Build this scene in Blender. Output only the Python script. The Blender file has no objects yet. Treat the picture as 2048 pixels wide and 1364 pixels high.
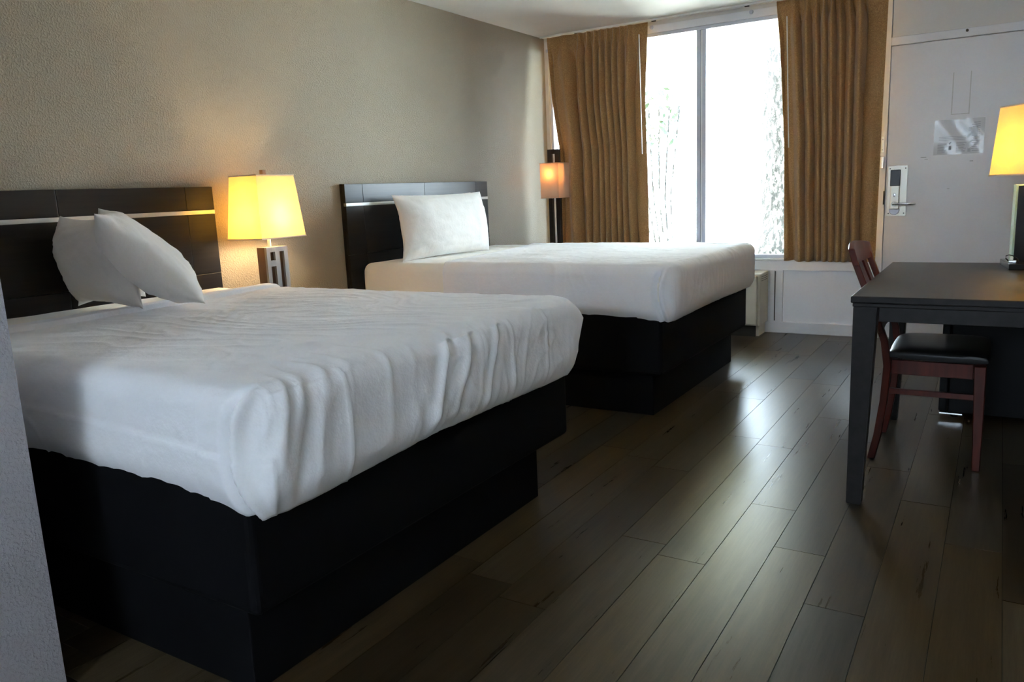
import bpy, bmesh, math, random
from mathutils import Vector, Matrix, noise
import numpy as np
random.seed(7)
S = bpy.context.scene
COL = S.collection
R = math.radians

# ------------------------------------------------------------------ camera
YAW, PITCH, ROLL = 0.5585, 0.1871, 0.0435
FPX = 1565.8
def make_camera():
    f = Vector((-math.sin(YAW)*math.cos(PITCH), math.cos(YAW)*math.cos(PITCH), -math.sin(PITCH)))
    r = Vector((math.cos(YAW), math.sin(YAW), 0))
    d = f.cross(r)
    r2 = math.cos(ROLL)*r + math.sin(ROLL)*d
    d2 = -math.sin(ROLL)*r + math.cos(ROLL)*d
    cam = bpy.data.cameras.new('camera'); o = bpy.data.objects.new('camera', cam); COL.objects.link(o)
    m = Matrix((r2, -d2, -f)).transposed().to_4x4()
    m.translation = Vector((3.4198, 0.0, 1.1612))
    o.matrix_world = m
    cam.sensor_width = 36; cam.lens = FPX*36/2048
    cam.clip_start = .05; cam.clip_end = 200
    S.camera = o
make_camera()

# ------------------------------------------------------------------ world, sun, exposure
W = bpy.data.worlds.new('sky'); S.world = W; W.use_nodes = True
bg = W.node_tree.nodes['Background']
bg.inputs['Color'].default_value = (0.70, 0.85, 1.0, 1)
bg.inputs['Strength'].default_value = 11.0
sun = bpy.data.lights.new('sun', 'SUN'); sun.energy = 22; sun.angle = R(1.0); sun.color = (1, .97, .92)
so = bpy.data.objects.new('sun', sun); COL.objects.link(so)
so.rotation_euler = (R(4), R(-34), 0)          # high, from the side, over the porch roof
S.view_settings.view_transform = 'Standard'
S.view_settings.look = 'None'
S.view_settings.gamma = 1.0
S.view_settings.use_curve_mapping = False
S.view_settings.exposure = 1.92
S.cycles.max_bounces = 14
S.cycles.diffuse_bounces = 12
S.cycles.glossy_bounces = 4
S.cycles.transmission_bounces = 6
S.cycles.transparent_max_bounces = 12
S.cycles.sample_clamp_indirect = 8.0
S.cycles.caustics_reflective = False
S.cycles.caustics_refractive = False

# ------------------------------------------------------------------ materials
def new_mat(name):
    m = bpy.data.materials.new(name); m.use_nodes = True
    nt = m.node_tree
    return m, nt, nt.nodes['Principled BSDF'], nt.nodes['Material Output']
def rgba(c): return (c[0], c[1], c[2], 1)
def coords(nt, scale=(1, 1, 1), rnd=False):
    tc = nt.nodes.new('ShaderNodeTexCoord'); mp = nt.nodes.new('ShaderNodeMapping')
    mp.inputs['Scale'].default_value = scale
    if rnd:
        oi = nt.nodes.new('ShaderNodeObjectInfo'); vm = nt.nodes.new('ShaderNodeVectorMath'); vm.operation = 'MULTIPLY_ADD'
        vm.inputs[1].default_value = (37, 53, 29)
        nt.links.new(oi.outputs['Random'], vm.inputs[0]); nt.links.new(tc.outputs['Object'], vm.inputs[2])
        nt.links.new(vm.outputs[0], mp.inputs['Vector'])
    else:
        nt.links.new(tc.outputs['Object'], mp.inputs['Vector'])
    return mp.outputs[0]
def noise_node(nt, vec, scale, detail=3, rough=.5):
    n = nt.nodes.new('ShaderNodeTexNoise'); n.inputs['Scale'].default_value = scale
    n.inputs['Detail'].default_value = detail; n.inputs['Roughness'].default_value = rough
    nt.links.new(vec, n.inputs['Vector']); return n.outputs['Fac']
def ramp(nt, fac, stops):
    r = nt.nodes.new('ShaderNodeValToRGB'); e = r.color_ramp.elements
    while len(e) < len(stops): e.new(.5)
    for i, (p, c) in enumerate(stops): e[i].position = p; e[i].color = rgba(c)
    nt.links.new(fac, r.inputs[0]); return r.outputs[0]
def bump(nt, bsdf, h, strength, dist):
    b = nt.nodes.new('ShaderNodeBump'); b.inputs['Strength'].default_value = strength; b.inputs['Distance'].default_value = dist
    nt.links.new(h, b.inputs['Height']); nt.links.new(b.outputs[0], bsdf.inputs['Normal'])
def simple(name, col, rough=.5, metal=0, spec=.5, var=.08, vscale=6, bs=0, bd=.001, bscale=80, stretch=(1, 1, 1), coat=0):
    m, nt, b, o = new_mat(name)
    v = coords(nt, stretch)
    n = noise_node(nt, v, vscale, 4)
    nt.links.new(ramp(nt, n, [(.3, [x*(1-var) for x in col]), (.7, [min(1, x*(1+var)) for x in col])]), b.inputs['Base Color'])
    b.inputs['Roughness'].default_value = rough; b.inputs['Metallic'].default_value = metal
    b.inputs['Specular IOR Level'].default_value = spec
    b.inputs['Coat Weight'].default_value = coat
    if bs: bump(nt, b, noise_node(nt, v, bscale, 2), bs, bd)
    return m
def plaster(name, col, bs=.6):
    m, nt, b, o = new_mat(name)
    v = coords(nt)
    big = noise_node(nt, v, 1.3, 3)
    nt.links.new(ramp(nt, big, [(.3, [x*.95 for x in col]), (.7, [min(1, x*1.04) for x in col])]), b.inputs['Base Color'])
    b.inputs['Roughness'].default_value = .62
    b.inputs['Specular IOR Level'].default_value = .35
    a = noise_node(nt, v, 120, 3, .55)
    r = nt.nodes.new('ShaderNodeMapRange'); r.inputs[1].default_value = .42; r.inputs[2].default_value = .68
    r.interpolation_type = 'SMOOTHSTEP'
    nt.links.new(a, r.inputs[0]); bump(nt, b, r.outputs[0], bs, .003)
    return m
M = {}
M['wall'] = plaster('wall_taupe', (.38, .325, .245))
M['partition'] = plaster('wall_grey', (.40, .385, .41))
M['ceiling'] = simple('ceiling_white', (.83, .82, .79), .8, var=.02, bs=.2, bd=.003, bscale=40)
M['white'] = simple('painted_white', (.78, .79, .83), .45, var=.03, vscale=2.5, bs=.08, bd=.002, bscale=30)
M['door'] = simple('door_paint', (.74, .74, .77), .33, var=.035, vscale=3, bs=.06, bd=.002, bscale=12)
M['upper'] = simple('upper_wall_paint', (.70, .69, .67), .5, var=.02, bs=.1, bd=.002, bscale=40)
M['white2'] = simple('wall_white', (.78, .77, .75), .7, var=.02, bs=.1, bd=.002, bscale=40)
M['aluminium'] = simple('window_aluminium', (.55, .58, .68), .4, .35, var=.03)
M['black'] = simple('black_vinyl', (.004, .004, .005), .75, spec=.10, var=.2, bs=.1, bd=.001, bscale=200)
M['espresso'] = simple('espresso_wood', (.014, .010, .008), .36, spec=.4, var=.35, vscale=5, stretch=(4, .4, 12), bs=.05, bd=.0006, bscale=60)
M['desk'] = simple('desk_dark_wood', (.014, .012, .012), .38, spec=.26, var=.3, vscale=5, stretch=(6, 1, 6), bs=.04, bd=.0006, bscale=40)
M['cherry'] = simple('cherry_wood', (.085, .012, .005), .38, spec=.25, var=.3, vscale=5, stretch=(6, 6, 1), coat=.1)
M['seat'] = simple('black_leather', (.008, .009, .010), .40, spec=.35, var=.15, bs=.15, bd=.001, bscale=160)
M['chrome'] = simple('chrome', (.75, .75, .76), .2, 1, var=.03)
M['satin'] = simple('satin_nickel', (.62, .59, .52), .38, .85, var=.05)
M['strip'] = simple('brushed_aluminium', (.85, .84, .82), .32, .9, var=.03)
M['cream'] = simple('cream_plastic', (.66, .62, .50), .4, var=.05)
M['darkslot'] = simple('dark_gap', (.03, .028, .025), .7)
M['lampwood'] = simple('lamp_wood', (.10, .055, .030), .4, var=.25, stretch=(4, 4, 1))
M['lampface'] = simple('lamp_brushed_metal', (.40, .38, .37), .35, .6, var=.1, stretch=(8, 8, 1))
M['glossblack'] = simple('gloss_black', (.010, .010, .012), .2, var=.1)
M['acrylic'] = simple('pale_green_edge', (.52, .70, .52), .2, var=.03)
M['keypad'] = simple('keypad_black', (.012, .014, .02), .25)
M['wand'] = simple('white_plastic', (.8, .8, .78), .35, var=.02)
M['paper'] = simple('notice_paper', (.50, .50, .51), .35, var=.02)
M['ink'] = simple('grey_print', (.24, .24, .26), .4, var=.05)
M['greypatch'] = simple('grey_print_block', (.35, .35, .37), .25, var=.05)
M['stain'] = simple('old_adhesive', (.55, .545, .54), .6, var=.06, vscale=30)
M['scuff'] = simple('scuff', (.44, .44, .45), .6, var=.15, vscale=60)

def sheet_mat(name, col):
    m, nt, b, o = new_mat(name)
    v = coords(nt)
    b.inputs['Base Color'].default_value = rgba(col)
    b.inputs['Roughness'].default_value = .85
    b.inputs['Specular IOR Level'].default_value = .2
    b.inputs['Sheen Weight'].default_value = .25
    b.inputs['Sheen Roughness'].default_value = .4
    a = noise_node(nt, v, 7, 5, .6); bump(nt, b, a, .35, .02)
    return m
M['sheet'] = sheet_mat('white_cotton', (.84, .845, .88))
M['pillow'] = sheet_mat('pillow_cotton', (.84, .82, .80))
M['fitted'] = sheet_mat('fitted_cotton', (.86, .84, .78))

def curtain_mat():
    m, nt, b, o = new_mat('golden_brown_curtain')
    v = coords(nt)
    n1 = noise_node(nt, v, 140, 4, .7)
    c = ramp(nt, n1, [(.3, (.22, .11, .032)), (.52, (.38, .21, .070)), (.72, (.58, .37, .155))])
    nt.links.new(c, b.inputs['Base Color'])
    b.inputs['Roughness'].default_value = .6
    b.inputs['Sheen Weight'].default_value = .3
    bump(nt, b, n1, .4, .002)
    tr = nt.nodes.new('ShaderNodeBsdfTranslucent'); tr.inputs[0].default_value = (.55, .22, .045, 1)
    mx = nt.nodes.new('ShaderNodeMixShader'); mx.inputs[0].default_value = .07
    nt.links.new(b.outputs[0], mx.inputs[1]); nt.links.new(tr.outputs[0], mx.inputs[2]); nt.links.new(mx.outputs[0], o.inputs[0])
    return m
M['curtain'] = curtain_mat()
def shade_mat(name, dcol, tcol, f):
    m, nt, b, o = new_mat(name)
    v = coords(nt, (1, 1, .3))
    n = noise_node(nt, v, 300, 2)
    nt.links.new(ramp(nt, n, [(.3, [x*.96 for x in dcol]), (.7, dcol)]), b.inputs['Base Color'])
    b.inputs['Roughness'].default_value = .8
    tr = nt.nodes.new('ShaderNodeBsdfTranslucent'); tr.inputs[0].default_value = rgba(tcol)
    mx = nt.nodes.new('ShaderNodeMixShader'); mx.inputs[0].default_value = f
    nt.links.new(b.outputs[0], mx.inputs[1]); nt.links.new(tr.outputs[0], mx.inputs[2]); nt.links.new(mx.outputs[0], o.inputs[0])
    return m
M['shade'] = shade_mat('lamp_shade_fabric', (.74, .66, .46), (.82, .54, .11), .30)
M['shade2'] = shade_mat('small_shade_fabric', (.72, .60, .48), (.75, .48, .28), .45)
def emit(name, col, s):
    m, nt, b, o = new_mat(name)
    e = nt.nodes.new('ShaderNodeEmission'); e.inputs[0].default_value = rgba(col); e.inputs[1].default_value = s
    nt.links.new(e.outputs[0], o.inputs[0]); return m
M['bulb'] = emit('warm_bulb', (1, .72, .40), 28)
M['bulb2'] = emit('warm_bulb_small', (1, .50, .16), 30)
M['bulb3'] = emit('warm_bulb_desk', (1, .62, .20), 78)
def glass_mat():
    m, nt, b, o = new_mat('window_glass')
    t = nt.nodes.new('ShaderNodeBsdfTransparent'); t.inputs[0].default_value = (.97, .985, .98, 1)
    g = nt.nodes.new('ShaderNodeBsdfGlossy'); g.inputs['Roughness'].default_value = .02
    fr = nt.nodes.new('ShaderNodeFresnel'); fr.inputs[0].default_value = 1.45
    mx = nt.nodes.new('ShaderNodeMixShader')
    nt.links.new(fr.outputs[0], mx.inputs[0]); nt.links.new(t.outputs[0], mx.inputs[1]); nt.links.new(g.outputs[0], mx.inputs[2])
    nt.links.new(mx.outputs[0], o.inputs[0]); return m
M['glass'] = glass_mat()
def plank_mat():
    m, nt, b, o = new_mat('vinyl_plank')
    v = coords(nt, (14, .9, 14), rnd=True)
    g1 = noise_node(nt, v, 2.2, 6, .65)
    v2 = coords(nt, (60, 3, 60), rnd=True)
    g2 = noise_node(nt, v2, 3, 4, .7)
    c = ramp(nt, g1, [(.20, (.052, .041, .027)), (.5, (.082, .067, .046)), (.82, (.118, .098, .070))])
    oi = nt.nodes.new('ShaderNodeObjectInfo')
    tone = ramp(nt, oi.outputs['Random'], [(0, (.40, .33, .25)), (.25, (.95, .78, .52)), (.5, (.55, .56, .60)), (.75, (.80, .72, .58)), (1, (1.25, 1.12, .90))])
    mul = nt.nodes.new('ShaderNodeMix'); mul.data_type = 'RGBA'; mul.blend_type = 'MULTIPLY'; mul.inputs[0].default_value = 1
    nt.links.new(c, mul.inputs[6]); nt.links.new(tone, mul.inputs[7])
    fine = ramp(nt, g2, [(.3, (.72, .72, .72)), (.7, (1.05, 1.05, 1.05))])
    mul2 = nt.nodes.new('ShaderNodeMix'); mul2.data_type = 'RGBA'; mul2.blend_type = 'MULTIPLY'; mul2.inputs[0].default_value = .8
    nt.links.new(mul.outputs[2], mul2.inputs[6]); nt.links.new(fine, mul2.inputs[7])
    nt.links.new(mul2.outputs[2], b.inputs['Base Color'])
    rr = nt.nodes.new('ShaderNodeMapRange'); rr.inputs[3].default_value = .25; rr.inputs[4].default_value = .32
    nt.links.new(g1, rr.inputs[0]); nt.links.new(rr.outputs[0], b.inputs['Roughness'])
    b.inputs['Specular IOR Level'].default_value = .22
    bump(nt, b, g2, .2, .001)
    return m
M['plank'] = plank_mat()
M['subfloor'] = simple('subfloor', (.02, .018, .015), .9)
def bark_mat():
    m, nt, b, o = new_mat('bark')
    v = coords(nt, (1, 1, .45))
    n = noise_node(nt, v, 26, 6, .75)
    nt.links.new(ramp(nt, n, [(.42, (.006, .006, .005)), (.50, (.02, .024, .022)), (.56, (.30, .30, .28))]), b.inputs['Base Color'])
    b.inputs['Roughness'].default_value = .95
    bump(nt, b, n, 1, .05)
    return m
M['bark'] = bark_mat()
M['leaf'] = simple('leaf_green', (.016, .034, .008), .5, var=.4, vscale=3)
M['ground'] = simple('pale_ground', (.52, .51, .45), .95, var=.35, vscale=3, bs=.5, bd=.03, bscale=12)
M['grass'] = simple('grass_green', (.014, .024, .012), .9, var=.4, vscale=20)
M['soffit'] = simple('porch_cream_paint', (.78, .72, .50), .7, var=.02)
M['screen'] = simple('black_appliance', (.005, .005, .006), .45, spec=.15, var=.1)

# ------------------------------------------------------------------ helpers
def box(bm, x0, x1, y0, y1, z0, z1, bev=0, seg=2):
    r = bmesh.ops.create_cube(bm, size=1)
    vs = r['verts']
    for v in vs:
        v.co = Vector(((x0+x1)/2+v.co.x*(x1-x0), (y0+y1)/2+v.co.y*(y1-y0), (z0+z1)/2+v.co.z*(z1-z0)))
    if bev:
        es = list({e for v in vs for e in v.link_edges})
        bmesh.ops.bevel(bm, geom=es, offset=bev, segments=seg, affect='EDGES', profile=.5)
    return vs
def hexa(bm, pts, bev=0):
    """8 corner points, bottom ring then top ring"""
    vs = [bm.verts.new(p) for p in pts]
    fs = [bm.faces.new([vs[i] for i in q]) for q in ((3, 2, 1, 0), (4, 5, 6, 7), (0, 1, 5, 4), (1, 2, 6, 5), (2, 3, 7, 6), (3, 0, 4, 7))]
    if bev:
        es = list({e for f in fs for e in f.edges})
        bmesh.ops.bevel(bm, geom=es, offset=bev, segments=2, affect='EDGES')
def cyl(bm, p0, p1, r0, r1=None, n=16):
    p0, p1 = Vector(p0), Vector(p1); r1 = r0 if r1 is None else r1
    d = (p1-p0); L = d.length
    m = Matrix.Translation((p0+p1)/2) @ d.to_track_quat('Z', 'Y').to_matrix().to_4x4()
    bmesh.ops.create_cone(bm, cap_ends=True, segments=n, radius1=r0, radius2=r1, depth=L, matrix=m)
def tube(bm, pts, r, n=8):
    rings = []
    for i, p in enumerate(pts):
        a = Vector(pts[max(0, i-1)]); b = Vector(pts[min(len(pts)-1, i+1)])
        q = (b-a).to_track_quat('Z', 'Y')
        rings.append([bm.verts.new(Vector(p)+q @ Vector((r*math.cos(2*math.pi*k/n), r*math.sin(2*math.pi*k/n), 0))) for k in range(n)])
    for i in range(len(rings)-1):
        for k in range(n):
            bm.faces.new((rings[i][k], rings[i][(k+1) % n], rings[i+1][(k+1) % n], rings[i+1][k]))
    bm.faces.new(rings[0][::-1]); bm.faces.new(rings[-1])
def obj(name, bm, mat, parent=None, smooth=False, xf=None):
    bmesh.ops.recalc_face_normals(bm, faces=bm.faces)
    if xf is not None: bm.transform(xf)
    me = bpy.data.meshes.new(name); bm.to_mesh(me); bm.free()
    if smooth:
        for p in me.polygons: p.use_smooth = True
        try: me.set_sharp_from_angle(angle=R(40))
        except Exception: pass
    me.materials.append(mat)
    o = bpy.data.objects.new(name, me); COL.objects.link(o)
    if parent is not None:
        o.parent = parent
        if parent.type == 'EMPTY': o.matrix_parent_inverse = Matrix.Translation(-parent.location)
    return o
def bx(name, mat, parent, *dims, bev=0, smooth=False, xf=None, seg=2):
    bm = bmesh.new(); box(bm, *dims, bev=bev, seg=seg); return obj(name, bm, mat, parent, smooth, xf)
def tag(o, label, cat, group=None):
    o['label'] = label; o['category'] = cat
    if group: o['group'] = group
    return o
def thing(name, loc, label, cat, group=None):
    o = bpy.data.objects.new(name, None); COL.objects.link(o); o.location = loc; o.empty_display_size = .1
    return tag(o, label, cat, group)
def struct(o): o['kind'] = 'structure'; return o
def mesh_obj(name, verts, faces, mat, parent=None, smooth=True):
    me = bpy.data.meshes.new(name); me.from_pydata([tuple(v) for v in verts], [], faces); me.update()
    if smooth:
        me.polygons.foreach_set('use_smooth', [True]*len(me.polygons))
    me.materials.append(mat)
    o = bpy.data.objects.new(name, me); COL.objects.link(o)
    if parent is not None:
        o.parent = parent
        if parent.type == 'EMPTY': o.matrix_parent_inverse = Matrix.Translation(-parent.location)
    return o
def smooth01(a, b, x):
    t = min(1, max(0, (x-a)/(b-a))); return t*t*(3-2*t)
def interp(x, pts):
    if x <= pts[0][0]: return pts[0][1]
    for (a, va), (b, vb) in zip(pts, pts[1:]):
        if x <= b: return va+(vb-va)*(x-a)/(b-a)
    return pts[-1][1]

# ------------------------------------------------------------------ room shell
YW, H, XR, YB = 6.1976, 2.44, 3.80, -3.0
WO = .14                                    # wall thickness
struct(bx('wall_left', M['wall'], None, -WO, 0, YB-WO, YW+WO, -.05, H+.1))
struct(bx('wall_right', M['white2'], None, XR, XR+WO, YB-WO, YW+WO, -.05, H+.1))
bm = bmesh.new()                            # rear wall of the vanity alcove with an added, unseen opening for fill daylight
RX0, RX1, RZ0, RZ1 = 2.50, 3.72, 1.56, 2.10
box(bm, 0, RX0, YB-WO, YB, -.05, H+.1); box(bm, RX1, XR, YB-WO, YB, -.05, H+.1)
box(bm, RX0, RX1, YB-WO, YB, -.05, RZ0); box(bm, RX0, RX1, YB-WO, YB, RZ1, H+.1)
struct(obj('wall_back', bm, M['white2']))
struct(bx('ceiling', M['ceiling'], None, 0, XR, YB, YW, H, H+.1))
bm = bmesh.new()                            # bathroom block whose corner shows at the frame's edge
box(bm, 0, 1.525, YB, .886, 0, H)
struct(obj('wall_partition', bm, M['partition']))
# floor with individual planks
floor = struct(bx('floor', M['subfloor'], None, 0, XR, YB, YW, -.05, -.004))
PW, PL, GAP = .1570, 1.22, .0024
plank_n = 0
for k in range(-18, 8):
    x0 = 2.706+k*PW; x1 = x0+PW
    x0, x1 = max(0.002, x0), min(XR-.002, x1)
    if x1-x0 < .03: continue
    ph = 2.758 - .32*k
    if k < 0: ph += .12*((k*7) % 5)
    y = ph-PL*math.ceil((ph-YB)/PL)
    while y < YW:
        a, b = max(y, YB+.002), min(y+PL, YW-.002); y += PL
        if b-a < .05 or (b < .6 and x1 < 1.52): continue
        bm = bmesh.new(); w2, l2 = (x1-x0)/2-GAP/2, (b-a)/2-GAP/2
        e = .0009
        hexa(bm, [(-w2, -l2, -.004), (w2, -l2, -.004), (w2, l2, -.004), (-w2, l2, -.004),
                  (-w2, -l2, -e), (w2, -l2, -e), (w2, l2, -e), (-w2, l2, -e)])
        top = [v for v in bm.verts if v.co.z > -.002]
        r = bmesh.ops.inset_region(bm, faces=[f for f in bm.faces if all(v in top for v in f.verts)], thickness=.0012, depth=e)
        o = obj('plank', bm, M['plank'], floor)
        o.location = ((x0+x1)/2, (a+b)/2, 0)
        plank_n += 1

# window wall (structure): pieces around the opening x .035..2.665, z .575..2.35
X0, X1, ZS, ZH = .035, 2.672, .560, 2.352
bm = bmesh.new()
box(bm, 0, XR, YW, YW+WO, ZH+.03, H+.1)                 # above the window and the door
box(bm, 0, X0, YW, YW+WO, -.05, ZH+.03); box(bm, 0, XR, YW+.0005, YW+WO, -.35, -.001)
box(bm, X1+.02, 2.72, YW+.03, YW+WO, -.05, ZH+.03)      # behind the jamb
box(bm, 2.72, XR, YW, YW+WO, 2.085, ZH+.03)
box(bm, 3.66, XR, YW, YW+WO, -.05, 2.085); box(bm, 2.70, 3.66, YW+.05, YW+WO, -.05, 2.085)
box(bm, 0, X1+.02, YW+.03, YW+WO, -.05, ZS-.01)         # behind the panels
wall_window = struct(obj('wall_window', bm, M['upper']))
# wainscot below the sill: a frame of stiles and rails with recessed panels
def trim(n, *d, mat='white', bev=.002, parent=None): return struct(bx('trim_%d' % n, M[mat], parent, *d, bev=bev))
trim(1, .036, X1+.02, YW-.004, YW+.03, .487, ZS)                 # top rail under the sill
trim(2, 1.968, 2.028, YW-.004, YW+.03, .085, .487)               # stile beside the unit
trim(3, 1.90, X1+.02, YW-.004, YW+.03, 0, .085)                  # bottom rail and baseboard
trim(4, 2.028, X1+.02, YW+.022, YW+.03, .085, .487, bev=0)       # recessed panel
trim(5, 1.935, 1.968, YW-.012, YW+.03, .0855, .487)              # casing strip around the air conditioner
bx('reveal', M['darkslot'], bpy.data.objects['trim_5'], 1.9685, 1.9745, YW-.0105, YW-.0042, .095, .480)
trim(6, .036, 1.935, YW+.012, YW+.03, 0, .487, bev=0)
trim(7, 2.672, 2.716, YW-.012, YW+.03, 0, H, bev=.003)           # jamb between the window and the door
trim(8, 2.716, 3.70, YW-.022, YW+.02, 2.036, 2.090, bev=.003)    # door head
for x in (3.10,):
    bm = bmesh.new(); cyl(bm, (3.165, YW-.022, 2.073), (3.165, YW-.032, 2.075), .008); obj('screw', bm, M['darkslot'], bpy.data.objects['trim_8'], True)
trim(9, 3.655, 3.70, YW-.012, YW+.02, 0, 2.036, bev=.003)
# sill
struct(bx('trim_10', M['white'], None, X0, X1, YW-.022, YW+.10, ZS, ZS+.018, bev=.004))
# strike plates on the jamb
jamb = bpy.data.objects['trim_7']
p = bx('strike_plate', M['satin'], jamb, 2.680, 2.700, YW-.016, YW-.0125, 1.325, 1.435, bev=.001)
for z in (1.345, 1.38, 1.415):
    bm = bmesh.new(); cyl(bm, (2.690, YW-.0162, z), (2.690, YW-.019, z), .006 if z == 1.38 else .003); obj('screw', bm, M['darkslot'] if z != 1.38 else M['satin'], p, True)
bx('latch_guard', M['chrome'], jamb, 2.676, 2.704, YW-.032, YW-.0125, 1.215, 1.300, bev=.004)
bx('strike_plate', M['darkslot'], jamb, 2.7075, 2.7155, YW-.016, YW-.0125, .965, 1.06)

# window frame, mullion, panes
window = struct(bx('window_1', M['white'], None, X0, X1, YW+.02, YW+.09, ZH-.018, ZH+.03, bev=.002))
def wpart(n, m, *d, bev=.002): return bx(n, M[m], window, *d, bev=bev)
wpart('frame_side', 'aluminium', X0, X0+.022, YW+.02, YW+.09, ZS+.018, ZH-.018)
wpart('frame_side', 'white', X1-.03, X1, YW+.02, YW+.09, ZS+.018, ZH-.018)
wpart('frame_bottom', 'aluminium', X0+.022, X1-.03, YW+.03, YW+.085, ZS+.018, ZS+.045)
mull = wpart('mullion', 'aluminium', 1.344, 1.376, YW-.004, YW+.085, ZS+.045, ZH-.018)
wpart('mullion_edge', 'white', 1.3765, 1.390, YW+.004, YW+.085, ZS+.045, ZH-.018)
wpart('mullion', 'aluminium', 1.3905, 1.419, YW+.000, YW+.085, ZS+.045, ZH-.018)
for a, b in ((X0+.022, 1.344), (1.419, X1-.03)):
    bx('pane', M['glass'], window, a, b, YW+.055, YW+.059, ZS+.045, ZH-.018)
# head casing strip under the ceiling with its round buttons
hc = struct(bx('trim_11', M['white'], None, .02, 2.672, YW-.018, YW, ZH, H-.03, bev=.003))
hl = struct(bx('trim_12', M['aluminium'], None, .02, 2.672, YW-.010, YW+.02, ZH-.026, ZH, bev=.003))
for x in (.985, 1.765):
    bm = bmesh.new(); cyl(bm, (x, YW-.018, 2.395), (x, YW-.034, 2.395), .016, .012, 20); obj('button', bm, M['aluminium'], hc, True)
# door
door = struct(bx('door_1', M['door'], None, 2.7185, 3.6545, YW+.002, YW+.045, .008, 2.034, bev=.003))
bx('plate_outline', M['stain'], door, 3.098, 3.104, YW+.0005, YW+.003, 1.555, 1.82)
bx('plate_outline', M['stain'], door, 3.200, 3.206, YW+.0005, YW+.003, 1.545, 1.82)
bx('plate_outline', M['stain'], door, 3.098, 3.206, YW+.0008, YW+.003, 1.548, 1.553)
for x, z, w, h in ((2.93, 1.275, .035, .006), (2.955, 1.262, .02, .004), (3.225, 1.235, .02, .008), (3.10, 1.06, .015, .003)):
    bx('scuff_mark', M['scuff'], door, x, x+w, YW+.001, YW+.003, z, z+h)
lk = bx('lock_plate', M['satin'], door, 2.731, 2.855, YW-.003, YW+.003, .884, 1.230, bev=.001)
for x, z in ((2.744, 1.212), (2.842, 1.212), (2.744, .902), (2.842, .902)):
    bm = bmesh.new(); cyl(bm, (x, YW-.003, z), (x, YW-.0055, z), .0045, n=10); obj('screw', bm, M['darkslot'], lk, True)
bx('lock_body', M['satin'], lk, 2.752, 2.812, YW-.026, YW-.003, .93, 1.204, bev=.006)
bx('keypad', M['keypad'], lk, 2.750, 2.814, YW-.032, YW-.026, 1.092, 1.204, bev=.004)
bm = bmesh.new(); cyl(bm, (2.781, YW-.026, 1.030), (2.781, YW-.040, 1.030), .012, .010); box(bm, 2.777, 2.785, YW-.054, YW-.04, 1.018, 1.044, bev=.002)
obj('thumb_turn', bm, M['chrome'], lk, True)
bm = bmesh.new(); cyl(bm, (2.781, YW-.026, .968), (2.781, YW-.062, .968), .020, .014)
tube(bm, [(2.775, YW-.058, .968), (2.82, YW-.064, .968), (2.87, YW-.064, .967), (2.905, YW-.060, .966), (2.912, YW-.052, .966)], .0095, 12)
obj('lever_handle', bm, M['chrome'], lk, True)
bm = bmesh.new(); cyl(bm, (2.781, YW-.003, .925), (2.781, YW-.012, .925), .034, .030, 24); obj('lower_rose', bm, M['aluminium'], lk, True)

# laminated notice on the door
nt_ = thing('notice', (3.155, YW, 1.40), 'laminated grey fire safety notice taped to the white door', 'sign')
bm = bmesh.new()
NX0, NX1, NZ0, NZ1 = 3.006, 3.300, 1.288, 1.515
nxn, nzn = 14, 8
vs, fs = [], []
for j in range(nzn+1):
    for i in range(nxn+1):
        u, v = i/nxn, j/nzn
        vs.append((NX0+(NX1-NX0)*u, YW-.0015-.0012*abs(2*u-1)**4-.001*(v**6)-.0025*math.sin(5*u+3*v)**2, NZ0+(NZ1-NZ0)*v+.003*math.sin(9*u)*v))
for j in range(nzn):
    for i in range(nxn):
        a = j*(nxn+1)+i; fs.append((a, a+1, a+nxn+2, a+nxn+1))
bm.free()
lam = simple('laminate', (.56, .56, .58), .25, var=.03, coat=.15)
sh = mesh_obj('sheet', vs, fs, lam, nt_, smooth=False); so_ = sh.modifiers.new('thick', 'SOLIDIFY'); so_.thickness = .0008; so_.offset = 1
def onsheet(x, z):
    u, v = (x-NX0)/(NX1-NX0), (z-NZ0)/(NZ1-NZ0)
    return YW-.0015-.0012*abs(2*u-1)**4-.001*(v**6)-.0025*math.sin(5*u+3*v)**2-.0012
def printq(bm, x0, x1, z0, z1):
    n = max(1, int((x1-x0)/.02))
    for i in range(n):
        a, b = x0+(x1-x0)*i/n, x0+(x1-x0)*(i+1)/n
        q = [bm.verts.new((x, onsheet(x, z)-.0004, z)) for x, z in ((a, z0), (b, z0), (b, z1), (a, z1))]; bm.faces.new(q)
bm = bmesh.new()
random.seed(3)
for i in range(9):
    z = 1.300+i*.0075
    printq(bm, 3.030, 3.030+random.uniform(.040, .062), z, z+.0030)
    printq(bm, 3.140, 3.140+random.uniform(.040, .062), z, z+.0030)
for i in range(3): printq(bm, 3.035, 3.195, 1.383+i*.010, 1.3855+i*.010)
for i in range(15): printq(bm, 3.270-.045*random.uniform(.6, 1), 3.275, 1.305+i*.013, 1.309+i*.013)
tri = [bm.verts.new((x, onsheet(x, z)-.0005, z)) for x, z in ((3.100, 1.352), (3.112, 1.368), (3.108, 1.372), (3.096, 1.362))]; bm.faces.new(tri)
printq(bm, 3.096, 3.112, 1.318, 1.345)
obj('print_lines', bm, M['ink'], nt_)['kind'] = 'stuff'
bm = bmesh.new(); printq(bm, 3.208, 3.226, 1.300, 1.460); printq(bm, 3.228, 3.262, 1.40, 1.46); obj('print_block', bm, M['greypatch'], nt_)

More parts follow.
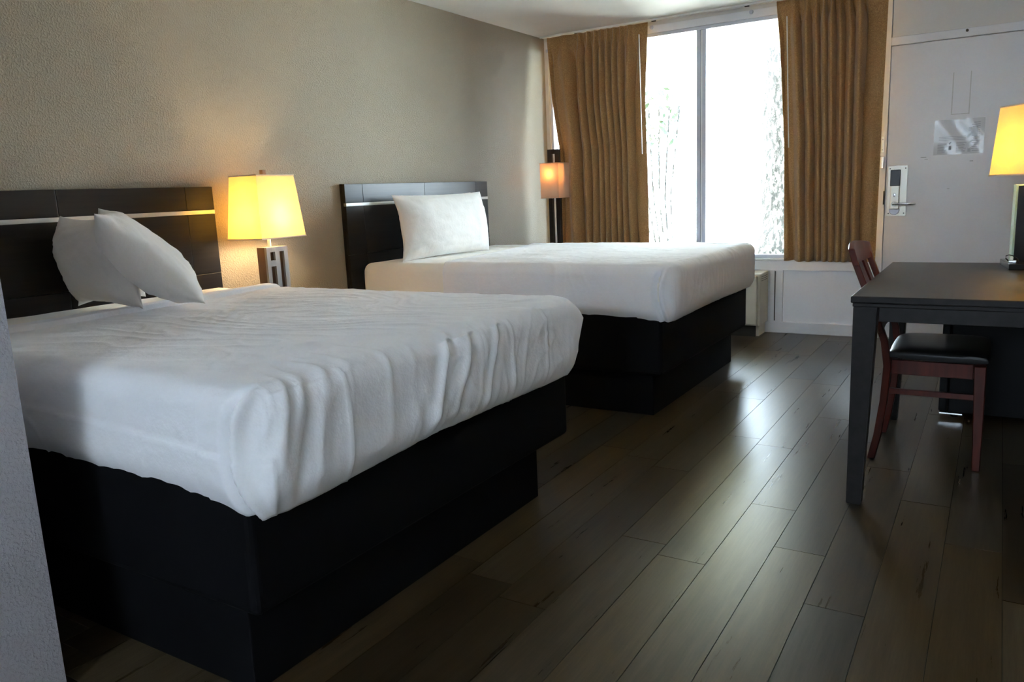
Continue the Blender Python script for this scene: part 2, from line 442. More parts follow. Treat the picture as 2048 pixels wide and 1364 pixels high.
# curtain rail
rail = thing('curtain_rail', (1.4, 6.08, 2.42), 'thin cream curtain rail fixed under the ceiling above the window', 'curtain rail')
bx('rail', M['wand'], rail, .03, 2.70, 6.068, 6.084, 2.424, 2.438, bev=.002)
for x in (.35, 1.02, 1.74, 2.4): bx('bracket', M['darkslot'], rail, x, x+.03, 6.085, 6.105, 2.420, 2.4395)

# ------------------------------------------------------------------ curtains
def curtain(name, xl, xr, zt, zb, dens, flat_l, flat_r, seed, parent):
    NU, NV = 620, 70
    # phase from a density curve
    ph = [0.0]
    for i in range(NU):
        u = (i+.5)/NU
        d = interp(u, dens)
        ph.append(ph[-1]+d*2*math.pi/NU)
    vs, fs = [], []
    for j in range(NV+1):
        t = j/NV; z = zt+(zb-zt)*t
        L, Rr = interp(z, xl), interp(z, xr)
        head = smooth01(.03, .12, t)
        for i in range(NU+1):
            u = i/NU
            m = smooth01(0, flat_l, u)*smooth01(0, flat_r, 1-u)
            wob = 1.7*noise.noise(Vector((u*5, t*1.6, seed)))+.35*noise.noise(Vector((u*16, t*3.5, seed+9)))
            p = ph[i]+wob*head*1.1
            am = (.55+.65*(noise.noise(Vector((u*7, t*1.2, seed+4)))+.5))
            A = (.012+.034*head)*am*m
            y = A*math.sin(p)+.35*A*math.sin(2*p+.8)
            pinch = math.exp(-((t-.075)/.03)**2)
            y += pinch*.010*(1-abs(math.sin(p*.5))*2)*m
            x = L+(Rr-L)*u+.40*A*math.cos(p)*head
            y += .010*math.sin(2.2*u*math.pi+seed)*t
            vs.append((x, 6.083+y-.012*t, z+.004*math.sin(p)*t))
    for j in range(NV):
        for i in range(NU):
            a = j*(NU+1)+i; fs.append((a, a+NU+1, a+NU+2, a+1))
    o = mesh_obj(name, vs, fs, M['curtain'], parent)
    s = o.modifiers.new('thick', 'SOLIDIFY'); s.thickness = .0016; s.offset = 0
    return o
def wand(parent, p0, p1):
    bm = bmesh.new(); tube(bm, [p0, [(a+b)/2 for a, b in zip(p0, p1)], p1], .0042, 8)
    o = obj('pull_wand', bm, M['wand'], parent, True); o['label'] = 'thin white plastic pull wand'
cl = thing('curtain', (.55, 6.08, .57), 'golden brown pleated curtain beside the corner floor lamp', 'curtain', 'golden brown window curtains')
curtain('fabric', [(.57, .172), (.91, .176), (1.48, .186), (1.92, .126), (2.413, .092)], [(.57, .994), (1.25, .985), (1.84, .966), (2.413, .992)],
        2.420, .575, [(0, 4), (.25, 5), (.4, 13), (.6, 17), (.8, 13), (.9, 4), (1, 2)], .03, .13, 3.0, cl)
wand(cl, (.944, 6.018, 2.327), (.962, 6.010, 1.419))
cr = thing('curtain', (2.35, 6.08, .57), 'golden brown pleated curtain between the window and the white door', 'curtain', 'golden brown window curtains')
curtain('fabric', [(.57, 2.064), (1.43, 2.044), (2.06, 2.004), (2.402, 1.970)], [(.57, 2.688), (1.38, 2.691), (1.92, 2.695), (2.402, 2.700)],
        2.420, .575, [(0, 3), (.1, 5), (.25, 9), (.4, 14), (.65, 13), (.8, 8), (.88, 3), (1, 1.5)], .03, .17, 11.0, cr)
wand(cr, (2.059, 6.010, 2.296), (2.092, 6.004, 1.395))

# ------------------------------------------------------------------ wall air conditioner under the window
ac = thing('air_conditioner', (1.3, 6.0, 0), 'cream wall air conditioner under the window behind the far bed', 'air conditioner')
bx('case', M['cream'], ac, .82, 1.918, 5.955, YW+.01, .085, .484, bev=.010)
f = bx('front_panel', M['cream'], ac, .80, 1.900, 5.925, 5.954, .095, .470, bev=.010)
for k in range(24):
    x = .84+k*.043
    bx('louvre', M['cream'], ac, x, x+.012, 5.96, 6.10, .4845, .492, bev=.002)
for z in (.455, .44, .425): bx('groove', M['darkslot'], ac, 1.9185, 1.9195, 5.99, 6.16, z, z+.003)
bx('base_foot', M['darkslot'], ac, .90, 1.88, 5.97, 6.17, .0, .084)
bx('side_skirt', M['cream'], ac, 1.8805, 1.905, 5.99, YW-.02, .001, .0845, bev=.003)

# ------------------------------------------------------------------ beds
def bed(y0, y1, label, sheet_label, mat_y0, mat_y1, pl_y0, pl_y1, xs_near, xs_far, zt, xe, seed, opts):
    b = thing('bed', (1.05, (y0+y1)/2, 0), label, 'bed', 'queen beds')
    bx('plinth', M['black'], b, .12, 1.962, pl_y0, pl_y1, .0, .222, bev=.004)
    bx('box_spring', M['black'], b, .09, 2.030, y0, y1, .2225, .545, bev=.022, seg=4)
    # mattress (closed rounded box with soft seams)
    mat = rounded_mattress(.075, 2.055, mat_y0, mat_y1, .546, zt-.012, seed)
    mo = mesh_obj('mattress', *mat, M['fitted'], b); mo['label'] = 'mattress in a cream white fitted sheet'
    sheet(sheet_label, mat_y0-.018, mat_y1+.018, xs_near, xs_far, zt, xe, seed, opts)
    return b
def rounded_mattress(x0, x1, y0, y1, z0, z1, seed):
    r = .055; nx, ny, nz = 60, 50, 10
    vid = {}; vs = []; fs = []
    def vert(i, j, k):
        key = (i, j, k)
        if key not in vid:
            p = Vector((x0+(x1-x0)*i/nx, y0+(y1-y0)*j/ny, z0+(z1-z0)*k/nz))
            q = Vector((min(max(p.x, x0+r), x1-r), min(max(p.y, y0+r), y1-r), min(max(p.z, z0+r), z1-r)))
            d = p-q
            if d.length > 1e-6: p = q+d.normalized()*r
            if k == nz: p.z += .003*noise.noise(Vector((p.x*7, p.y*7, seed)))
            if j == 0 and 0 < k < nz: p.y -= .003*noise.noise(Vector((p.x*9, p.z*9, seed)))+.004*math.sin(math.pi*k/nz)
            vid[key] = len(vs); vs.append(p)
        return vid[key]
    for i in range(nx):
        for j in range(ny):
            fs.append((vert(i, j, nz), vert(i+1, j, nz), vert(i+1, j+1, nz), vert(i, j+1, nz)))
            fs.append((vert(i, j, 0), vert(i, j+1, 0), vert(i+1, j+1, 0), vert(i+1, j, 0)))
    for i in range(nx):
        for k in range(nz):
            fs.append((vert(i, 0, k), vert(i+1, 0, k), vert(i+1, 0, k+1), vert(i, 0, k+1)))
            fs.append((vert(i, ny, k), vert(i, ny, k+1), vert(i+1, ny, k+1), vert(i+1, ny, k)))
    for j in range(ny):
        for k in range(nz):
            fs.append((vert(0, j, k), vert(0, j, k+1), vert(0, j+1, k+1), vert(0, j+1, k)))
            fs.append((vert(nx, j, k), vert(nx, j+1, k), vert(nx, j+1, k+1), vert(nx, j, k+1)))
    return vs, fs
def ridge(v):
    v = abs(v); return max(0, 1-v*3.2)**1.6
def sheet(label, y0, y1, xs_near, xs_far, zt, xe, seed, opts):
    r, rc = .062, .085
    hem = opts.get('hem', .485)
    nx, ny, nz = 230, 200, 40
    amp = opts.get('amp', 1.0)
    vid = {}; vs = []; fs = []
    def vert(i, j, k):
        key = (i, j, k)
        if key in vid: return vid[key]
        v_ = j/ny; y = y0+(y1-y0)*v_
        xs = xs_near+(xs_far-xs_near)*v_+.02*math.sin(v_*5+seed)
        u = i/nx; x = xs+(xe-xs)*u
        z = hem+(zt-hem)*k/nz
        p = Vector((x, y, z))
        # vertical rounding at the two foot corners, then the top edge
        q = Vector((min(x, xe-rc), min(max(y, y0+rc), y1-rc), z)) if x > xe-rc else Vector((x, min(max(y, y0+r), y1-r), z))
        ix, iy = min(x, xe-rc), min(max(y, y0+rc), y1-rc)
        h = Vector((x-ix, y-iy, 0)) if x > xe-rc else Vector((0, 0, 0))
        n = Vector((0, 0, 0))
        pp = p.copy()
        if x > xe-rc and h.length > 1e-6 and (y < y0+rc or y > y1-rc):
            cheb = max(abs(h.x), abs(h.y)); pp = Vector((ix, iy, z))+h.normalized()*cheb
        # distance from the outer wall
        if pp.x > xe-rc and (pp.y < y0+rc or pp.y > y1-rc):
            hh = Vector((pp.x-ix, pp.y-iy, 0)); dist = rc-hh.length; hn = hh.normalized() if hh.length > 1e-6 else Vector((1, 0, 0))
        else:
            c = [(xe-pp.x, Vector((1, 0, 0))), (pp.y-y0, Vector((0, -1, 0))), (y1-pp.y, Vector((0, 1, 0)))]
            dist, hn = min(c, key=lambda a: a[0])
        dz = zt-pp.z
        if dist < r and dz < r:
            a, b_ = r-dist, r-dz
            m = max(a, b_); L = math.hypot(a, b_)
            s = m/L if L > 1e-6 else 1
            a2, b2 = a*s, b_*s
            pp += hn*(a2-a); pp.z += (b2-b_)
            n = (hn*a2+Vector((0, 0, 1))*b2).normalized() if L > 1e-6 else Vector((0, 0, 1))
        elif dz < 1e-6: n = Vector((0, 0, 1))
        else: n = hn
        X, Y, Z = pp
        down = zt-Z if dist < r else 0
        d = 0.0
        # soft crumples
        d += .0028*noise.noise(Vector((X*6, Y*6, Z*6+seed)))*amp
        w = noise.noise(Vector((X*2.2, Y*2.2, Z*2.2+seed+5)))
        d += .0035*ridge(noise.noise(Vector((X*3+w*2.2, Y*10+w*3, Z*4+seed+2))))*amp*smooth01(.0, .5, X-xs)
        d += .0022*ridge(noise.noise(Vector((X*9+w*2, Y*4+w*2, Z*4+seed+12))))*amp
        # folds that run over the foot edge
        s_ = (X-(xe-.62)) if dist >= r or n.z > .7 else .62+down
        fm = smooth01(.05, .55, s_)*(1-.45*smooth01(.70, .88, s_))
        lane = Y+.16*(s_-.6)*opts.get('fan', 1)*math.sin((Y-y0)*3.0)+.04*w
        fm2 = opts['foot'](Y, (Y-y0)/(y1-y0))
        footside = 1 if (n.x > .25 or n.z > .5) else 0
        if footside:
            irr = smooth01(-.15, .35, noise.noise(Vector((Y*3.1, s_*1.3, seed+50))))
            d += .013*ridge(noise.noise(Vector((lane*6.5, s_*1.3, seed+21)))*1.3)*fm*fm2*(.25+.75*irr)
            d += .005*ridge(noise.noise(Vector((lane*17, s_*2.2, seed+31)))*1.2)*fm*fm2*irr
            # a few long diagonal pulls down the foot
            for (ya, yb, am_) in opts.get('pulls', ()):
                yy = ya+(yb-ya)*smooth01(.45, .92, s_)
                d += am_*math.exp(-((Y-yy)/.018)**2)*smooth01(.50, .66, s_)*(1-smooth01(.84, .90, s_))
                d -= am_*.7*math.exp(-((Y-yy-.035)/.020)**2)*smooth01(.50, .66, s_)*(1-smooth01(.84, .90, s_))
        # seam lines down the foot
        if n.x > .5:
            for ys in opts['seams']:
                d += .005*math.exp(-((Y-ys)/.006)**2)
        # long side: faint hospital fold line and slack
        if n.y < -.5:
            d += .005*noise.noise(Vector((X*1.6, Z*3, seed)))
            if opts.get('sidefold'):
                zl = .655-.035*smooth01(.8, 2.05, X)
                d += .006*(smooth01(zl+.004, zl-.004, Z) if False else (1 if Z < zl-.003 else (0 if Z > zl+.003 else .5)))
        # tuck at the bottom
        tb = max(0, (hem+.075-Z)/.075)
        d -= .030*tb*tb
        # folded band along the head hem
        if opts.get('band') and Z > zt-.10:
            bw = X-xs
            d += .016*(1-smooth01(.074, .086, bw))*smooth01(-.001, .012, bw)
            d -= .006*math.exp(-((bw-.090)/.008)**2)
        pp = pp+n*d
        # corner: a tucked dart near the foot corner on the near side
        for (yc, sgn, dep) in opts['darts']:
            if abs(Y-yc) < .16 and X > xe-.2 and n.z < .85:
                ang = (X-(xe-.055))*1.0+.06*math.sin((Z-hem)*9)-(.03*(Z-hem)/.25)
                if n.y*sgn > .15 or True:
                    g = math.exp(-((ang+(abs(Y-yc))*.35)/.014)**2)*smooth01(zt+.0, zt-.06, Z) if n.y*sgn > .0 else 0
                    pp -= n*dep*g
                    if n.y*sgn > .3 and ang < 0: pp += n*.012*math.exp(ang/.10)*smooth01(zt, zt-.06, Z)
                    g2 = math.exp(-((ang-.022+(abs(Y-yc))*.35)/.016)**2)*smooth01(zt, zt-.05, Z) if n.y*sgn > .0 else 0
                    pp += n*dep*.45*g2
        if opts.get('ear'):
            ex, ey, ez = xe-.01, y1-.01, zt-.085
            dd = ((X-ex)/.07)**2+((Y-ey)/.055)**2
            zz = interp(Z, [(hem+.06, 0), (ez, 1), (zt-.02, .15), (zt+.02, 0)])
            pp += Vector((.35, .93, 0))*.055*math.exp(-dd*1.2)*max(0, zz)
        # sagging hem
        sag = opts['sag'](X, Y, n)
        pp.z -= sag*max(0, min(1, (zt-.05-Z)/(zt-hem-.05)))
        vid[key] = len(vs); vs.append(pp); return vid[key]
    for i in range(nx):
        for j in range(ny):
            fs.append((vert(i, j, nz), vert(i+1, j, nz), vert(i+1, j+1, nz), vert(i, j+1, nz)))
    for i in range(nx):
        for k in range(nz):
            fs.append((vert(i, 0, k), vert(i+1, 0, k), vert(i+1, 0, k+1), vert(i, 0, k+1)))
            fs.append((vert(i, ny, k), vert(i, ny, k+1), vert(i+1, ny, k+1), vert(i+1, ny, k)))
    for j in range(ny):
        for k in range(nz):
            fs.append((vert(nx, j, k), vert(nx, j+1, k), vert(nx, j+1, k+1), vert(nx, j, k+1)))
    o = mesh_obj('bed_sheet', vs, fs, M['sheet'])
    s = o.modifiers.new('thick', 'SOLIDIFY'); s.thickness = .005; s.offset = -1
    tag(o, label, 'bed sheet', 'white top sheets')
    return o

bed(1.075, 2.615, 'nearest queen bed on a black platform base', 'wrinkled white top sheet tucked over the nearest bed',
    1.085, 2.585, 1.10, 2.478, .60, .42, .772, 2.110, 4.0,
    dict(band=True, foot=lambda Y, v: smooth01(.08, .2, v)*(1-smooth01(.62, .72, v))+.25, seams=(1.335, 2.10, 2.32), sidefold=True, pulls=((1.18, 1.10, .010), (1.24, 1.13, .008), (1.80, 1.66, .013), (1.92, 1.76, .008), (2.06, 1.93, .011)),
         darts=((1.067, -1, .060),), ear=True, hem=.490, sag=lambda X, Y, n: .012*math.exp(-((X-2.1)/.25)**2)*math.exp(-((Y-1.1)/.4)**2)+.006*math.sin(X*4+Y*5)))
bed(3.620, 5.170, 'far queen bed closest to the window on a black platform base', 'white top sheet stretched over the far bed by the window',
    3.625, 5.125, 3.680, 5.062, .735, .46, .785, 2.105, 17.0,
    dict(band=False, amp=.7, foot=lambda Y, v: .18+.3*math.exp(-((v-.1)/.1)**2), seams=(4.4,), hem=.505,
         darts=((3.607, -1, .032),), sag=lambda X, Y, n: .004*math.sin(X*3+Y*4)))

# headboards
def headboard(y0, y1, label):
    h = thing('headboard', (0.0, (y0+y1)/2, .3), label, 'headboard', 'dark wood headboards')
    bx('backing', M['espresso'], h, .001, .022, y0, y1, .28, 1.256, bev=.001)
    cols = [y0, y0+.16, y0+.16+(y1-y0-.32)/2, y1-.16, y1]
    for (z0, z1) in ((.28, .826), (.826, 1.121), (1.141, 1.256)):
        for a, b in zip(cols, cols[1:]):
            bx('panel', M['espresso'], h, .0222, .041, a+.001, b-.001, z0+.001, z1-.001, bev=.0015)
    o = bx('metal_strip', M['strip'], h, .0222, .043, y0+.002, y1-.001, 1.1215, 1.1405, bev=.001)
    o['label'] = 'bright brushed metal strip'
headboard(1.065, 2.630, 'dark wood headboard with a metal strip behind the nearest bed')
headboard(3.575, 5.145, 'dark wood headboard with a metal strip behind the far bed')

# ------------------------------------------------------------------ pillows
def pillow(name, center, ax_a, ax_b, a, b, t, label, group, seed, ear=.10):
    """ax_a: long axis direction, ax_b: short axis direction (world); a, b half sizes; t half thickness"""
    A = Vector(ax_a).normalized(); B = Vector(ax_b); B = (B-A*B.dot(A)).normalized(); N = A.cross(B)
    C = Vector(center); n = 44; m = 34
    vs, fs = [], []
    def P(u, v, s):
        ru = (1-abs(u)**2.4); rv = (1-abs(v)**2.4)
        th = t*(max(0, ru)**.55)*(max(0, rv)**.55)
        th *= 1+.10*noise.noise(Vector((u*1.6, v*1.6, seed+s)))
        x = a*u*(1-ear*(1-v*v)*abs(u)**3); y = b*v*(1-ear*1.1*(1-u*u)*abs(v)**3)
        e = max(abs(u), abs(v))
        wr = .006*noise.noise(Vector((u*5, v*5, seed+s*3)))+.006*ridge(noise.noise(Vector((u*4+v*3, v*4-u*2, seed+7+s))))*e
        bend = -.02*(v*v)+.015*noise.noise(Vector((u*1.3, v*1.3, seed+40)))
        return C+A*x+B*y+N*(s*(th+wr*min(1, th/t*2))+bend)
    idx = {}
    for s in (1, -1):
        for i in range(n+1):
            for j in range(m+1):
                edge = i in (0, n) or j in (0, m)
                if s == -1 and edge: idx[(s, i, j)] = idx[(1, i, j)]; continue
                # cosine spacing: more rows near the seam
                u = math.sin((i/n-.5)*math.pi); v = math.sin((j/m-.5)*math.pi)
                idx[(s, i, j)] = len(vs); vs.append(P(u, v, s))
        for i in range(n):
            for j in range(m):
                q = (idx[(s, i, j)], idx[(s, i+1, j)], idx[(s, i+1, j+1)], idx[(s, i, j+1)])
                fs.append(q if s == 1 else q[::-1])
    o = mesh_obj(name, vs, fs, M['pillow'])
    return tag(o, label, 'pillow', group)
G1 = 'pillows on the nearest bed'; G2 = 'pillows on the far bed'
pillow('pillow', (.34, 1.795, .960), (1, -.10, 0), (-.03, -.10, 1), .26, .185, .085, 'crumpled white pillow propped upright under a leaning one on the nearest bed', G1, 1.0)
pillow('pillow', (.62, 1.838, .972), (.84, -.54, -.04), (-.25, -.42, .52), .25, .238, .092, 'bright white pillow leaning diagonally on the nearest bed', G1, 5.0)
pillow('pillow', (.13, 1.98, .945), (.05, 1, .0), (-.14, 0, 1), .15, .175, .045, 'small part of a white pillow showing behind the two leaning ones', G1, 8.0)
pillow('pillow', (.34, 4.18, .978), (.08, 1, .0), (-.14, .10, 1), .435, .205, .085, 'white pillow standing in front of another against the far headboard', G2, 12.0, ear=.05)
pillow('pillow', (.19, 4.34, .975), (0, 1, .0), (-.12, .08, 1), .42, .205, .050, 'white pillow standing behind another against the far headboard', G2, 15.0, ear=.05)

# ------------------------------------------------------------------ nightstand and lamp between the beds
ns = thing('nightstand', (.24, 3.10, 0), 'dark nightstand between the two beds under the table lamp', 'nightstand')
bx('body', M['espresso'], ns, .012, .44, 2.70, 3.42, .06, .595, bev=.002)
bx('top', M['espresso'], ns, .005, .465, 2.685, 3.435, .5955, .620, bev=.003)
d_ = bx('drawer', M['espresso'], ns, .4405, .458, 2.72, 3.40, .36, .58, bev=.002)
bm = bmesh.new(); cyl(bm, (.458, 3.06, .47), (.482, 3.06, .47), .012, .016); obj('knob', bm, M['satin'], d_, True)
bx('plinth', M['espresso'], ns, .03, .42, 2.72, 3.40, 0, .0595)

def frustum_shade(parent, cx, cy, lx0, ly0, lx1, ly1, z0, z1, mat, rot=0, rimmat=None):
    """open box shade; 0 = bottom size, 1 = top size; four fabric panels as one part plus rims"""
    xf = Matrix.Translation((cx, cy, 0)) @ Matrix.Rotation(rot, 4, 'Z')
    bm = bmesh.new(); th = .0015
    ring = lambda lx, ly, z, o: [bm.verts.new((sx*(lx/2-o), sy*(ly/2-o), z)) for sx, sy in ((-1, -1), (1, -1), (1, 1), (-1, 1))]
    a, b = ring(lx0, ly0, z0, 0), ring(lx1, ly1, z1, 0)
    for k in range(4): bm.faces.new((a[k], a[(k+1) % 4], b[(k+1) % 4], b[k]))
    o = obj('lamp_shade', bm, mat, parent, xf=xf)
    for z, lx, ly in ((z0, lx0, ly0), (z1, lx1, ly1)):
        bm = bmesh.new()
        zz0, zz1 = (z-.001, z+.005) if z == z0 else (z-.005, z+.001)
        e = .002
        for (x0, x1, y0, y1) in ((-lx/2-e, lx/2+e, -ly/2-e, -ly/2), (-lx/2-e, lx/2+e, ly/2, ly/2+e), (-lx/2-e, -lx/2, -ly/2, ly/2), (lx/2, lx/2+e, -ly/2, ly/2)):
            box(bm, x0, x1, y0, y1, zz0, zz1)
        obj('rim', bm, rimmat or mat, o, xf=xf)
    # spider: crossing wires at the top
    bm = bmesh.new()
    tube(bm, [(-lx1/2, 0, z1-.012), (lx1/2, 0, z1-.012)], .0018, 6); tube(bm, [(0, -ly1/2, z1-.012), (0, ly1/2, z1-.012)], .0018, 6)
    obj('spider', bm, M['satin'], o, xf=xf)
    return xf
def bulb(parent, c, r, mat):
    bm = bmesh.new(); bmesh.ops.create_uvsphere(bm, u_segments=14, v_segments=10, radius=r, matrix=Matrix.Translation(c))
    obj('bulb', bm, M[mat], parent, True)
RIM = simple('shade_rim', (.78, .66, .50), .7, var=.02)
# lamp 1
L1 = thing('table_lamp', (.215, 2.81, .62), 'table lamp with a yellow rectangular shade and cut-out base between the beds', 'lamp')
frustum_shade(L1, .195, 2.817, .235, .315, .185, .262, .985, 1.302, M['shade'], R(4), RIM)
bx('foot', M['lampwood'], L1, .170, .262, 2.725, 2.905, .6205, .640, bev=.003)
bm = bmesh.new()
by0, by1, bz0, bz1 = 2.742, 2.882, .640, .940
bx('body', M['lampwood'], L1, .190, .2465, by0, by1, bz0, bz1, bev=.001)
# metal front plate built round its cut-outs
def plate(bm, x0, x1, y0, y1, z0, z1, holes):
    ys = sorted({y0, y1, *[h[0] for h in holes], *[h[1] for h in holes]}); zs = sorted({z0, z1, *[h[2] for h in holes], *[h[3] for h in holes]})
    for a, b in zip(ys, ys[1:]):
        for c, d in zip(zs, zs[1:]):
            m = ((a+b)/2, (c+d)/2)
            if any(h[0] < m[0] < h[1] and h[2] < m[1] < h[3] for h in holes): continue
            box(bm, x0, x1, a, b, c, d)
plate(bm, .247, .262, by0, by1, bz0, bz1, [(2.765, 2.797, .872, .915), (2.765, 2.797, .70, .842), (2.826, 2.856, .69, .916)])
obj('front_plate', bm, M['lampface'], L1)
bm = bmesh.new(); cyl(bm, (.205, 2.815, .9405), (.205, 2.815, 1.10), .009); obj('stem', bm, M['satin'], L1, True)
bm = bmesh.new(); cyl(bm, (.205, 2.815, 1.10), (.205, 2.815, 1.30), .003); obj('harp', bm, M['satin'], L1, True)
bx('finial', M['lampwood'], L1, .188, .212, 2.810, 2.834, 1.3005, 1.330, bev=.002)
bulb(L1, (.205, 2.815, 1.090), .056, 'bulb')

# corner floor lamp (two-post frame with a small box shade)
L2 = thing('floor_lamp', (.275, 5.81, 0), 'slim dark twin-post floor lamp with a small box shade in the corner', 'lamp')
bx('base', M['espresso'], L2, .16, .39, 5.70, 5.92, .0, .025, bev=.003)
bx('post', M['espresso'], L2, .218, .254, 5.795, 5.825, .0255, 1.495, bev=.001)
bx('post', M['espresso'], L2, .286, .326, 5.795, 5.825, .0255, 1.495, bev=.001)
bx('top_bar', M['espresso'], L2, .2545, .2855, 5.795, 5.825, 1.457, 1.495, bev=.001)
frustum_shade(L2, .275, 5.81, .165, .19, .170, .195, 1.103, 1.385, M['shade2'], 0)
bulb(L2, (.270, 5.765, 1.30), .018, 'bulb2')
bm = bmesh.new(); cyl(bm, (.270, 5.765, 1.10), (.270, 5.765, 1.28), .005); tube(bm, [(.270, 5.765, 1.12), (.270, 5.795, 1.12)], .004); obj('stem', bm, M['satin'], L2, True)

# ------------------------------------------------------------------ desk
dk = thing('desk', (3.38, 3.52, 0), 'dark wood desk with square tapered legs in front of the door', 'desk')
DX0, DX1, DY0, DY1 = 2.998, 3.775, 2.895, 4.120
bx('desktop', M['desk'], dk, DX0, DX1, DY0, DY1, .736, .760, bev=.004)
bx('edge_moulding', M['desk'], dk, DX0+.006, DX1-.004, DY0+.006, DY1-.006, .722, .7355, bev=.003)
A = .020
bx('apron', M['desk'], dk, DX0+.09, DX1-.09, DY0+A, DY0+A+.022, .672, .7215, bev=.001)
bx('apron', M['desk'], dk, DX0+.09, DX1-.09, DY1-A-.022, DY1-A, .672, .7215, bev=.001)
bx('apron', M['desk'], dk, DX0+A, DX0+A+.022, DY0+.09, DY1-.09, .672, .7215, bev=.001)
bx('apron', M['desk'], dk, DX1-A-.022, DX1-A, DY0+.09, DY1-.09, .672, .7215, bev=.001)
for sx in (0, 1):
    for sy in (0, 1):
        ox = DX0+.008 if sx == 0 else DX1-.008; oy = DY0+.010 if sy == 0 else DY1-.010
        dx = 1 if sx == 0 else -1; dy = 1 if sy == 0 else -1
        wt, wb = .076, .050
        bm = bmesh.new()
        def ring(w, z): 
            xs = sorted((ox, ox+dx*w)); ys = sorted((oy, oy+dy*w)); return [(xs[0], ys[0], z), (xs[1], ys[0], z), (xs[1], ys[1], z), (xs[0], ys[1], z)]
        hexa(bm, ring(wb, 0)+ring(wt, .7215), bev=.002)
        obj('leg', bm, M['desk'], dk, True)

# ------------------------------------------------------------------ chair
ch = thing('chair', (3.22, 3.655, 0), 'cherry red wooden chair with a black padded seat pushed under the desk', 'chair')
CY0, CY1 = 3.435, 3.865
def leg_bm(pts, w0, d0, w1, d1):
    bm = bmesh.new(); 
    rings = []
    n = len(pts)
    for i, (x, y, z) in enumerate(pts):
        t = i/(n-1); w = w0+(w1-w0)*t; d = d0+(d1-d0)*t
        rings.append([bm.verts.new((x+a*w/2, y+b*d/2, z)) for a, b in ((-1, -1), (1, -1), (1, 1), (-1, 1))])
    for r0, r1 in zip(rings, rings[1:]):
        for k in range(4): bm.faces.new((r0[k], r0[(k+1) % 4], r1[(k+1) % 4], r1[k]))
    bm.faces.new(rings[0][::-1]); bm.faces.new(rings[-1])
    bmesh.ops.bevel(bm, geom=[e for e in bm.edges], offset=.003, segments=1, affect='EDGES')
    return bm
for y in (CY0+.02, CY1-.02):
    obj('leg', leg_bm([(3.020, y, 0), (3.040, y, .10), (3.058, y, .25), (3.066, y, .40), (3.052, y, .50), (3.010, y, .62), (2.962, y, .74), (2.925, y, .835)], .030, .028, .026, .026), M['cherry'], ch, True)
    obj('leg', leg_bm([(3.400, y, 0), (3.397, y, .2), (3.392, y, .425)], .028, .026, .042, .040), M['cherry'], ch, True)
for y in (CY0+.012, CY1-.034):
    bx('apron', M['cherry'], ch, 3.082, 3.370, y, y+.022, .370, .428, bev=.002)
    bx('stretcher', M['cherry'], ch, 3.075, 3.384, y+.003, y+.019, .285, .308, bev=.002)
bx('apron', M['cherry'], ch, 3.378, 3.404, CY0+.042, CY1-.042, .370, .428, bev=.002)
bx('apron', M['cherry'], ch, 3.052, 3.078, CY0+.036, CY1-.036, .370, .428, bev=.002)
bx('stretcher', M['cherry'], ch, 3.385, 3.401, CY0+.036, CY1-.036, .24, .262, bev=.002)
# top rail, curved, and slats
def rail_bm(zc, hh, x_end, bow, th):
    bm = bmesh.new(); n = 14; rr = []
    for i in range(n+1):
        t = i/n; y = CY0-.004+(CY1-CY0+.008)*t; x = x_end-bow*math.sin(math.pi*t)
        up = .018*math.sin(math.pi*t)
        tilt = .30
        rr.append([bm.verts.new((x+s*th/2-(z-zc)*tilt, y, z+(up if z > zc else 0))) for s, z in ((-1, zc-hh), (1, zc-hh), (1, zc+hh), (-1, zc+hh))])
    for r0, r1 in zip(rr, rr[1:]):
        for k in range(4): bm.faces.new((r0[k], r0[(k+1) % 4], r1[(k+1) % 4], r1[k]))
    bm.faces.new(rr[0][::-1]); bm.faces.new(rr[-1])
    bmesh.ops.bevel(bm, geom=list(bm.edges), offset=.003, segments=1, affect='EDGES')
    return bm
obj('top_rail', rail_bm(.842, .034, 2.926, .022, .024), M['cherry'], ch, True)
obj('lower_rail', rail_bm(.560, .022, 3.034, .016, .022), M['cherry'], ch, True)
for t, w in ((.27, .07), (.5, .085), (.73, .07)):
    y = CY0+(CY1-CY0)*t; bw = math.sin(math.pi*t)
    bm = bmesh.new()
    lo, hi = (3.022-.016*bw, .583), (2.936-.022*bw, .806)
    hexa(bm, [(lo[0]-.007, y-w/2, lo[1]), (lo[0]+.007, y-w/2, lo[1]), (lo[0]+.007, y+w/2, lo[1]), (lo[0]-.007, y+w/2, lo[1]),
              (hi[0]-.007, y-w/2, hi[1]), (hi[0]+.007, y-w/2, hi[1]), (hi[0]+.007, y+w/2, hi[1]), (hi[0]-.007, y+w/2, hi[1])], bev=.001)
    obj('slat', bm, M['cherry'], ch, True)
# padded seat
bm = bmesh.new(); n = 18
def seatp(u, v, s):
    x = 3.245+.180*u*(1-.03*v*v); y = 3.650+(.225-.008*(1-u))*v*(1-.03*u*u)
    e = (max(0, 1-abs(u)**5)*max(0, 1-abs(v)**5))**.35
    return (x, y, .430+.022+(.030*e if s > 0 else -.022*e**.3))
g = {}
for s in (1, -1):
    for i in range(n+1):
        for j in range(n+1):
            if s == -1 and (i in (0, n) or j in (0, n)): g[(s, i, j)] = g[(1, i, j)]; continue
            u, v = math.sin((i/n-.5)*math.pi), math.sin((j/n-.5)*math.pi)
            g[(s, i, j)] = bm.verts.new(seatp(u, v, s))
    for i in range(n):
        for j in range(n): bm.faces.new((g[(s, i, j)], g[(s, i+1, j)], g[(s, i+1, j+1)], g[(s, i, j+1)]))
o = obj('seat', bm, M['seat'], ch, True); o['label'] = 'black padded vinyl seat'

